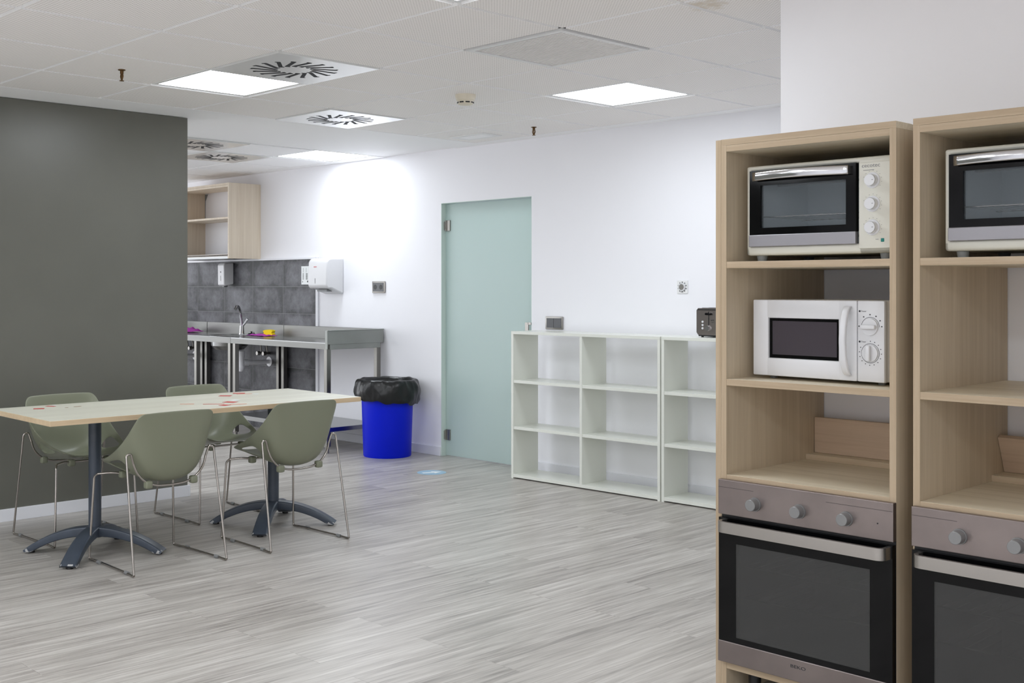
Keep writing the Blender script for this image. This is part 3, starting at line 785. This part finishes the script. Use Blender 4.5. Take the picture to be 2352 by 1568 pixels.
tdp = thing('paper_towel_dispenser', 'large white paper towel dispenser at the right end of the tiles', 'towel dispenser', (-8.125, YW, 1.27))
pr_ = [(0, 0), (-.06, .02), (-.13, .05), (-.172, .05), (-.188, .075), (-.184, .28), (-.165, .308), (-.13, .315), (0, .318)]
MB().prism(pr_, -.135, .135, 'x').build('cover', M['whitepl'], tdp)
o = tdp.children[0]; bv = o.modifiers.new('Bevel', 'BEVEL'); bv.width = .014; bv.segments = 4
o.data.polygons.foreach_set('use_smooth', [True] * len(o.data.polygons)); o.data.set_sharp_from_angle(angle=math.radians(50))
MB().box(-.07, .07, -.135, -.08, .025, .045).build('paper_slot', M['grey_pl'], tdp)
MB().box(-.05, -.01, -.1872, -.1845, .236, .242).build('logo_mark', M['red_print'], tdp)
MB().box(-.032, -.028, -.1895, -.1865, .095, .14).build('logo_lettering', M['grey_print'], tdp)

sg = thing('notice_sign', 'small white notice with vertical print on the tiles beside the towel dispenser', 'sign', (-8.54, 6.127, 1.357))
MB().box(-.06, .06, -.002, 0, 0, .165).build('sheet', M['paper'], sg)
s = MB(); random.seed(11)
for cxx in (-.03, .018, .03):
    z = .045
    while z < .10:
        l = random.uniform(.004, .009)
        s.box(cxx - .008, cxx + .008, -.0026, -.0018, z, z + .0022); z += .0045
s.box(-.045, -.035, -.0026, -.0018, .02, .028).box(.03, .045, -.0026, -.0018, .02, .034)
for cxx in (-.03, .015):
    s.box(cxx - .001, cxx + .001, -.0026, -.0018, .11, .15)
s.build('printing', M['ink'], sg)

def outlet(x0, x1, z0, z1, label, holes, nm, cat):
    t = thing(nm, label, cat, ((x0 + x1) / 2, YW, z0))
    w_ = (x1 - x0) / 2; h_ = z1 - z0
    f = MB().box(-w_, w_, -.012, 0, 0, h_, .004)
    f.build('frame', M['nickel'], t, smooth=40)
    MB().box(-w_ + .013, w_ - .013, -.0145, -.010, .012, h_ - .012, .001).build('face_plate', M['socket'], t)
    if holes:
        for q in (-.5, .5):
            MB().cyl((q * (w_ - .01), -.0152, h_ / 2), (q * (w_ - .01), -.013, h_ / 2), .021, seg=24).build('socket_hole', M['black'], t)
    else:
        MB().box(-.001, .001, -.0155, -.013, .013, h_ - .013).build('seam', M['black'], t)
outlet(-7.588, -7.42, 1.284, 1.382, 'double dark grey power socket in a chrome frame on the wall above the bin', True, 'power_socket', 'power socket')
outlet(-5.612, -5.447, 1.031, 1.123, 'blank dark grey double plate in a chrome frame above the white shelves', False, 'light_switch', 'light switch')
ws = thing('bare_socket', 'uncovered white socket on the wall above the shelves, left of the toaster', 'power socket', (-4.425, YW, 1.333))
MB().box(-.042, .042, -.006, 0, -.042, .042, .002).build('mounting_plate', M['whitemat'], ws)
s = MB()
for k in range(10):
    a = 2 * PI * k / 10 + .3
    s.box(.031 * math.cos(a) - .004, .031 * math.cos(a) + .004, -.0075, -.005, .031 * math.sin(a) - .003, .031 * math.sin(a) + .003)
s.build('screw_slots', M['socket'], ws)
MB().cyl((0, -.016, 0), (0, -.005, 0), .026, .028, 28).build('insert', M['whitepl'], ws, smooth=40)
MB().cyl((0, -.0168, 0), (0, -.0155, 0), .019, seg=28).cyl((0, -.0175, .0), (0, -.0165, 0), .003).build('contact_well', M['nickel'], ws)

# wall cupboard and the dish rack in it
wc = thing('wall_cupboard', 'open pale wood wall cupboard with one shelf above the sink', 'cupboard', (-9.28, YW, 1.6))
D = .35
MB().box(-.02, 0, -D, 0, 0, .706, .001).build('side_panel', M['wallcab'], wc)
MB().box(-1.02, -1.0, -D, 0, 0, .706, .001).build('side_panel', M['wallcab'], wc)
MB().box(-1.0, -.02, -D, 0, .688, .706, .001).box(-1.0, -.02, -D, -.06, .668, .687, .001).build('top_panel', M['wallcab'], wc)
MB().box(-1.0, -.02, -D + .01, -.02, .372, .39, .001).build('shelf', M['wallcab'], wc)
MB().prism([(-1.0, .668), (-.95, .668), (-.995, .60), (-1.0, .40)], -.006, -.002, 'y').build('hanging_bracket', M['grey_pl'], wc)
MB().box(-1.0, -.02, -D + .02, -.02, .0, .006, .001).box(-1.0, -.02, -D + .02, -D + .024, .006, .02).build('drip_tray', M['steel'], wc)
rk = MB()
for k in range(64):
    x = -10.26 + k * .0150
    rk.tube([(x, 5.83, 1.624), (x, 5.83, 1.642), (x, 6.09, 1.642)], .0016, 5)
for y in (5.83, 5.96, 6.09):
    for z in ((1.624, 1.642) if y == 5.83 else (1.642,)):
        rk.tube([(-10.27, y, z), (-9.305, y, z)], .0022, 6)
for x in (-10.25, -9.33):
    for y in (5.84, 6.08): rk.tube([(x, y, 1.606), (x, y, 1.642)], .0025, 6)
tag(rk.build('dish_rack', M['chrome'], None), 'wire dish rack lying in the bottom of the wall cupboard', 'dish rack')

# ------------------------------------------------------------------ low white shelving
def shelving(loc, label, div, wd):
    t = thing('shelving_unit', label, 'shelf', loc, math.radians(1.6), 'low white shelving units')
    D, T, Ht = .262, .02, 1.025
    MB().box(0, T, 0, D, 0, Ht - T, .001).build('side_panel', M['shelfwhite'], t)
    MB().box(wd - T, wd, 0, D, 0, Ht - T, .001).build('side_panel', M['shelfwhite'], t)
    MB().box(0, wd, -.001, D, Ht - T, Ht, .001).build('top_panel', M['shelfwhite'], t)
    MB().box(T, wd - T, .001, D, .008, .03, .001).build('bottom_panel', M['shelfwhite'], t)
    MB().box(div - T / 2, div + T / 2, .001, D, .03, Ht - T, .001).build('divider', M['shelfwhite'], t)
    for a, b_ in ((T, div - T / 2), (div + T / 2, wd - T)):
        for z in (.685, .362):
            MB().box(a, b_, .004, D, z - .02, z, .001).build('shelf', M['shelfwhite'], t)
    return t
shelving((-5.622, 5.787, 0), 'white six-compartment shelving unit beside the glass door', .622, 1.255)
shelving((-4.358, 5.8225, 0), 'white shelving unit running behind the oven cabinet, under the toaster', .62, 1.255)

# toaster
ts = thing('toaster', 'brushed steel toaster on the white shelves', 'toaster', (-4.168, 5.925, 1.0255))
b_ = MB()
b_.prism([(0, .03), (.012, .014), (.185, .014), (.195, .03), (.195, .165), (.188, .178), (.012, .178), (0, .165)], 0, .16, 'y')
b_.build('body', M['toastersteel'], ts)
MB().box(.02, .175, .03, .05, .176, .180).box(.02, .175, .10, .12, .176, .180).box(.006, .19, -.002, .164, .165, .172, .002).build('bread_slots', M['black'], ts)
MB().box(.012, .183, .004, .156, .006, .016).build('base', M['black'], ts)
for x in (.03, .165):
    for y in (.02, .14):
        MB().cyl((x, y, 0), (x, y, .008), .008).build('foot', M['black'], ts)
MB().box(.087, .092, -.0012, .001, .075, .158).build('lever_slot', M['black'], ts)
MB().box(.072, .107, -.02, -.001, .136, .15, .004).build('lever', M['blackgloss'], ts)
MB().cyl((.085, -.014, .056), (.085, 0, .056), .015, .017, 20).build('browning_knob', M['mirror'], ts, smooth=40)
for z in (.055, .075, .095):
    MB().cyl((.046, -.004, z), (.046, 0, z), .0065, seg=16).build('button', M['whitepl'], ts, smooth=40)
MB().box(.105, .116, -.0008, .0005, .102, .107).box(.12, .125, -.0008, .0005, .102, .109).box(.11, .126, -.0008, .0005, .091, .093).build('logo_lettering', M['ink'], ts)

# ------------------------------------------------------------------ tall oven cabinets
def Z(z): return 1.33 + (z - 1.33) * 1.0057
YC = 3.188
def cabinet(loc_x, label, end_panel):
    t = thing('oven_cabinet', label, 'cabinet', (loc_x, YC, 0), 0, 'tall pale wood oven cabinets')
    W_, T, D = .592, .02, .618
    zt = Z(1.807)
    def two(o, ax='y'):
        for f in o.data.polygons:
            if f.normal.y < -.8: f.material_index = 1
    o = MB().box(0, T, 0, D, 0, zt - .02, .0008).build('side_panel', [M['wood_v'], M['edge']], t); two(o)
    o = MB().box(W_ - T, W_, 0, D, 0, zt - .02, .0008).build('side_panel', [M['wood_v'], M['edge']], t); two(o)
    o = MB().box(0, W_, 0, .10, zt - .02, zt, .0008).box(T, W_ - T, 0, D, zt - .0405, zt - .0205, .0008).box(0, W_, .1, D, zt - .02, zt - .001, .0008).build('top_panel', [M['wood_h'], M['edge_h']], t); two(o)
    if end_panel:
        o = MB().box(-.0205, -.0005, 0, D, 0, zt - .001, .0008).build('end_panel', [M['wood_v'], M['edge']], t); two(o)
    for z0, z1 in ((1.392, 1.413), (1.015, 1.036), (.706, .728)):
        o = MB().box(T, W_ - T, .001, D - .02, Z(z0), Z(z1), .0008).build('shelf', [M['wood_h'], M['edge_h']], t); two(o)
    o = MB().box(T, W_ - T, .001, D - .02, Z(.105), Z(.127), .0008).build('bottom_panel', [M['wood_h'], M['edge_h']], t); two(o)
    o = MB().box(T, W_ - T, D - .125, D - .005, Z(.728), Z(.747), .0008).build('rear_rail', [M['wood_h'], M['edge_h']], t); two(o)
    for x in (.075, W_ - .075):
        for y in (.08, D - .08):
            MB().cyl((x, y, 0), (x, y, Z(.105)), .02).build('leg', M['black'], t, smooth=40)
    return t
cabinet(-2.147, 'tall pale wood cabinet holding both a small oven and the microwave', True)
cabinet(-1.505, 'tall pale wood cabinet at the right edge of the photo, without microwave', False)
# loose boards standing at the back of the open compartments
o = MB().box(0, .545, 0, .018, 0, .125, .001).build('loose_board', M['board'], None, (-2.125, 3.737, Z(.7475)))
tag(o, 'wooden board standing upright at the back below the microwave', 'board', 'loose boards in the cabinets')
o = MB().box(0, .545, 0, .018, 0, .125, .001).build('loose_board', M['board'], None, (-1.484, 3.775, Z(.7475)), (math.radians(24), 0, 0))
tag(o, 'wooden board leaning forward at the back of the right-hand cabinet', 'board', 'loose boards in the cabinets')
o = MB().box(0, .06, 0, .02, 0, .035, .012).build('white_cable_cover', M['cream'], None, (-1.255, 3.79, Z(.872)))
bpy.data.objects.remove(o)

# built-in ovens
def built_in_oven(loc, label):
    t = thing('built_in_oven', label, 'oven', loc, 0, 'built-in ovens')
    W_ = .590
    hs = MB()
    hs.box(.022, .036, .0213, .56, .006, .568).box(W_ - .042, W_ - .028, .0213, .56, .006, .568).box(.036, W_ - .042, .0213, .56, .44, .568).box(.036, W_ - .042, .0213, .56, .006, .05).box(.036, W_ - .042, .54, .56, .05, .44)
    MB().box(.001, .016, .0195, .0212, .002, .582).box(W_ - .016, W_ - .001, .0195, .0212, .002, .582).box(.016, W_ - .016, .0195, .0212, .45, .49).build('front_flange', M['black'], t)
    o = hs.build('housing', M['cavity'], t)
    rk_ = MB()
    for zz in (.20, .30):
        for yy in (.06, .50): rk_.tube([(.037, yy, zz), (W_ - .043, yy, zz)], .003, 6)
        for k in range(14): rk_.tube([(.06 + k * .035, .06, zz), (.06 + k * .035, .50, zz)], .0016, 5)
    rk_.build('wire_rack', M['chrome'], t)
    cp = MB().box(0, W_, 0, .02, .472, .584, .002).build('control_panel', M['ovensteel'], t)
    MB().box(.002, .13, -.0006, .001, .5592, .5604).box(.38, W_ - .002, -.0006, .001, .5592, .5604).build('panel_groove', M['groove'], cp)
    MB().cyl((.543, -.0008, .52), (.543, .001, .52), .0022, seg=12).build('indicator_light', M['black'], cp)
    for k, x in enumerate((.137, .292, .446)):
        kn = MB().cyl((x, -.006, .5195), (x, 0, .5195), .0215, .022, 28).cyl((x, -.03, .5195), (x, -.006, .5195), .018, .0195, 28).cyl((x, -.0312, .5195), (x, -.03, .5195), .0168, .018, 28).build('knob', M['knob'], t, smooth=35)
        MB().cyl((x, -.0318, .531), (x, -.031, .531), .0015, seg=8).build('pointer', M['grey_print'], kn)
    dm = MB()
    dm.box(.002, .066, 0, .02, .066, .462).box(.519, W_ - .002, 0, .02, .066, .462).box(.066, .519, 0, .02, .383, .462).box(.066, .519, 0, .02, .066, .084)
    dr = dm.build('door', M['blackgloss'], t)
    MB().box(.066, .519, .001, .004, .084, .383).build('window', M['ovenwin'], dr)
    dr2 = MB().box(0, W_, -.002, .018, -.002, .066, .002).build('door_trim', M['ovensteel'], t)
    text('logo_lettering', 'BEKO', .0135, M['ink'], dr2, (.288, -.0024, .0385), (PI / 2, 0, 0), .0003, 1.55, 'CENTER')
    pts = fillet([(.028, .001, 0), (.028, -.045, 0), (W_ - .012, -.045, 0), (W_ - .012, .001, 0)], .04, 8)
    h = MB(); prev = None
    n = len(pts)
    rows = []
    for i, p in enumerate(pts):
        tg = (pts[min(i + 1, n - 1)] - pts[max(i - 1, 0)]).normalized(); nr = Vector((-tg.y, tg.x, 0))
        rows.append([h.bm.verts.new((p + nr * q * .006) + Vector((0, 0, z))) for q, z in ((1, .424), (-1, .424), (-1, .459), (1, .459))])
    for i in range(n - 1):
        for k in range(4):
            h.bm.faces.new((rows[i][k], rows[i][(k + 1) % 4], rows[i + 1][(k + 1) % 4], rows[i + 1][k]))
    h.bm.faces.new(rows[0]); h.bm.faces.new(rows[-1])
    h.build('handle', M['ovenhandle'], dr, smooth=35)
    return t
ov = built_in_oven((-2.143, 3.166, .128), 'built-in steel and black glass oven below the microwave cabinet')
o2 = copy_tree(ov); o2.location.x = -1.500; o2['label'] = 'built-in steel and black glass oven cut off by the right edge of the photo'

# counter-top toaster ovens
def toaster_oven(loc, label):
    t = thing('toaster_oven', label, 'toaster oven', loc, 0, 'cream toaster ovens')
    W_, Hh, D = .498, .288, .36
    # cabinet body as an open-fronted case so the cavity shows behind the pane
    b_ = MB()
    b_.box(0, .018, 0, D, 0, Hh, .008).box(0, W_, 0, D, Hh - .016, Hh, .007).box(0, W_, 0, D, 0, .03, .008).box(.386, W_, 0, D, 0, Hh, .008).box(0, W_, D - .01, D, 0, Hh, .004)
    b_.build('casing', M['cream'], t, smooth=50)
    MB().box(.018, .022, .03, D - .012, .03, Hh - .018).box(.38, .384, .03, D - .012, .03, Hh - .018).box(.018, .384, D - .016, D - .012, .03, Hh - .018).box(.018, .384, .03, D - .012, .031, .034).box(.018, .384, .03, D - .012, Hh - .021, Hh - .018).build('cavity', M['cavity_lit'], t)
    rk_ = MB().tube([(.024, .04, .125), (.378, .04, .125)], .0022, 6).tube([(.024, .30, .125), (.378, .30, .125)], .0022, 6)
    for k in range(12): rk_.tube([(.04 + k * .029, .04, .125), (.04 + k * .029, .30, .125)], .0013, 5)
    rk_.build('wire_rack', M['chrome'], t)
    MB().tube([(.024, .15, .06), (.378, .15, .06)], .004, 8).tube([(.024, .15, .235), (.378, .15, .235)], .004, 8).build('heating_rods', M['grey_pl'], t)
    dr = MB()
    x0, x1, z0, z1 = .015, .382, .028, .272
    wx0, wx1, wz0, wz1 = .055, .350, .088, .224
    dr.box(x0, wx0, -.006, .012, .066, z1).box(wx1, x1, -.006, .012, .066, z1).box(wx0, wx1, -.006, .012, wz1, z1).box(wx0, wx1, -.006, .012, .066, wz0)
    do = dr.build('door', M['blackgloss'], t)
    MB().box(wx0, wx1, .002, .006, wz0, wz1).build('window', M['glass_small'], do)
    MB().box(x0 - .002, x1, -.009, .012, z0, .066, .002).build('door_trim', M['greysteel'], do)
    # bowed chrome handle
    hg = MB()
    def hf(u, v):
        x = .036 + u * .329
        bow = math.sin(PI * u) * .020
        return (x, -.020 - bow - .0015 * math.sin(PI * v), .238 + v * .027 + .002 * math.sin(PI * u))
    hg.grid(hf, 24, 6)
    hg.build('handle', M['mirror'], do, smooth=60, solid=.004)
    MB().box(.036, .046, -.022, -.006, .24, .264).box(.355, .365, -.022, -.006, .24, .264).build('handle_post', M['nickel'], do)
    cpn = MB().box(.39, W_ - .004, -.002, .004, .014, Hh - .018, .001).build('control_panel', M['cream'], t)
    text('logo_lettering', 'cecotec', .0165, M['grey_print'], cpn, (.399, -.0024, .2555), (PI / 2, 0, 0), .0002, 1.12)
    MB().box(.404, .438, -.0026, -.0015, .2465, .248).build('small_print', M['grey_print'], cpn)
    for z in (.216, .146, .076):
        kb = MB().cyl((.433, -.004, z), (.433, 0, z), .0235, .0245, 28).cyl((.433, -.022, z), (.433, -.004, z), .0165, .018, 28).build('knob', M['whitepl'], t, smooth=35)
        MB().tube([(.433 + .0168 * math.cos(2 * PI * k / 28), -.019, z + .0168 * math.sin(2 * PI * k / 28)) for k in range(28)], .0012, 6, True).build('knob_ring', M['mirror'], kb, smooth=60)
        MB().box(.4405, .4445, -.0226, -.0215, z - .001, z + .001).build('pointer', M['grey_print'], kb)
    pr2 = MB()
    for z in (.216, .146, .076):
        for k in range(9):
            a = -.6 + k * .42
            pr2.box(.433 + .029 * math.cos(a) - .0008, .433 + .029 * math.cos(a) + .0008, -.0026, -.0018, z + .029 * math.sin(a) - .0008, z + .029 * math.sin(a) + .0008)
    pr2.box(.443, .452, -.0026, -.0018, .0395, .041)
    pr2.build('dial_marks', M['grey_print'], cpn)
    MB().box(.459, .470, -.0035, 0, .032, .043, .002).build('power_light', M['teal'], cpn)
    for x in (.04, .46):
        for y in (.03, .32):
            MB().cyl((x, y, -.019), (x, y, .002), .014, .018, 16).build('foot', M['grey_pl'], t, smooth=40)
    return t
zs = Z(1.413)
to = toaster_oven((-2.088, 3.245, zs + .0192), 'cream toaster oven standing above the white microwave')
t2 = copy_tree(to); t2.location = (-1.440, 3.245, zs + .0192); t2['label'] = 'cream toaster oven in the right-hand cabinet, cut off by the photo edge'

# microwave
mw = thing('microwave_oven', 'white microwave with two dials on the middle shelf of the cabinet', 'microwave', (-2.092, 3.289, Z(1.036) + .0002), math.radians(-2.6))
W_, Hh, D, z0 = .462, .245, .33, .011
MB().box(.002, W_ - .002, .02, D, z0, z0 + Hh, .005).build('casing', M['whitemat'], mw, smooth=40)
dr = MB(); ww0, ww1, wz0, wz1 = .058, .310, z0 + .058, z0 + .186
zt = z0 + Hh
dr.box(0, ww0, 0, .02, z0, zt, .004).box(ww1, .372, 0, .02, z0, zt, .004).box(ww0 - .006, ww1 + .006, 0, .02, wz1, zt, .004).box(ww0 - .006, ww1 + .006, 0, .02, z0, wz0, .004)
do = dr.build('door', M['whitepl'], mw, smooth=40)
MB().box(ww0, ww1, .008, .014, wz0, wz1).build('window_frame', M['blackgloss'], do)
MB().box(ww0 + .012, ww1 - .009, .0065, .009, wz0 + .011, wz1 - .009).build('window', M['mesh'], do)
hg = MB()
def hf2(u, v):
    z = z0 + .018 + v * (Hh - .036)
    bow = .006 + .030 * math.sin(PI * min(1, max(0, v))) ** .55
    a = 2 * PI * u
    return (.346 + .011 * math.copysign(abs(math.cos(a)) ** .6, math.cos(a)), -bow + .007 * math.copysign(abs(math.sin(a)) ** .6, math.sin(a)), z)
hg.grid(hf2, 16, 22, cu=True)
hg.build('handle', M['whitepl'], do, smooth=50)
cpn = MB().box(.374, W_, 0, .02, z0, zt, .004).build('control_panel', M['whitepl'], mw, smooth=40)
for k, z in enumerate((z0 + .166, z0 + .087)):
    dl = MB().cyl((.417, -.006, z), (.417, 0, z), .0255, .0262, 32)
    dl.box(.417 - .0235, .417 + .0235, -.02, -.005, z - .0065, z + .0065, .004) if k == 0 else dl.box(.417 - .0065, .417 + .0065, -.02, -.005, z - .0235, z + .0235, .004)
    dl.build('dial', M['whitepl'], mw, smooth=40)
pms = [MB(), MB()]
for a0, a1, z in ((0, PI, z0 + .166), (PI * .0, PI * 2, z0 + .087)):
    n = 24
    pts = [(.417 + .0292 * math.cos(a0 + (a1 - a0) * q / n), -.0003, z + .0292 * math.sin(a0 + (a1 - a0) * q / n)) for q in range(n + 1)]
    pms[0 if a1 == PI else 1].tube(pts, .0006, 5)
for k in range(14):
    a = PI / 2 - k * .40
    z = z0 + .087
    pms[1].box(.417 + .036 * math.cos(a) - .0014, .417 + .036 * math.cos(a) + .0014, -.0005, .0003, z + .036 * math.sin(a) - .0012, z + .036 * math.sin(a) + .0012)
for a in (.05, .55, 1.05, 1.6, 2.2, 3.1):
    z = z0 + .166
    pms[0].box(.417 + .037 * math.cos(a) - .002, .417 + .037 * math.cos(a) + .002, -.0005, .0003, z + .037 * math.sin(a) - .0018, z + .037 * math.sin(a) + .0018)
for pm, z in zip(pms, (z0 + .213, z0 + .121)):
    pm.cyl((.382, -.0006, z), (.382, .0005, z), .003, seg=12)
for pm in pms: pm.build('dial_marks', M['ink'], cpn)
text('printing', 'Power', .0065, M['ink'], cpn, (.387, -.0003, z0 + .211), (PI / 2, 0, 0), .0001)
text('printing', 'Timer', .0065, M['ink'], cpn, (.387, -.0003, z0 + .119), (PI / 2, 0, 0), .0001)
for x in (.04, W_ - .04):
    for y in (.06, D - .04):
        MB().cyl((x, y, 0), (x, y, z0 + .002), .012).build('foot', M['grey_pl'], mw)

# ------------------------------------------------------------------ world, camera, view
wd = bpy.data.worlds.new('World'); sc.world = wd; wd.use_nodes = True
wd.node_tree.nodes['Background'].inputs[0].default_value = (.8, .85, .9, 1); wd.node_tree.nodes['Background'].inputs[1].default_value = .3
# unseen corridor lamp added to light the frosted door from behind
o = copy_tree(lt); o.location = (-6.1, 7.0, 2.486); o['label'] = 'unseen ceiling light added behind the frosted glass door to light it'

cam = bpy.data.cameras.new('camera'); co = bpy.data.objects.new('camera', cam); COL.objects.link(co)
cam.sensor_fit = 'HORIZONTAL'; cam.sensor_width = 36; cam.lens = 2650 / 2352 * 36
cam.shift_x = (1176 - 1057) / 2352; cam.shift_y = -(784 - 660) / 2352
cam.clip_start = .05
co.location = (0, 0, 1.33); co.rotation_euler = (PI / 2, 0, math.radians(46.7))
sc.camera = co
sc.view_settings.view_transform = 'Standard'; sc.view_settings.look = 'None'
sc.view_settings.exposure = 0.38; sc.view_settings.gamma = 1; sc.view_settings.use_curve_mapping = False
sc.cycles.use_denoising = True
sc.cycles.max_bounces = 14; sc.cycles.diffuse_bounces = 12; sc.cycles.glossy_bounces = 5; sc.cycles.transparent_max_bounces = 8
sc.cycles.sample_clamp_indirect = 20
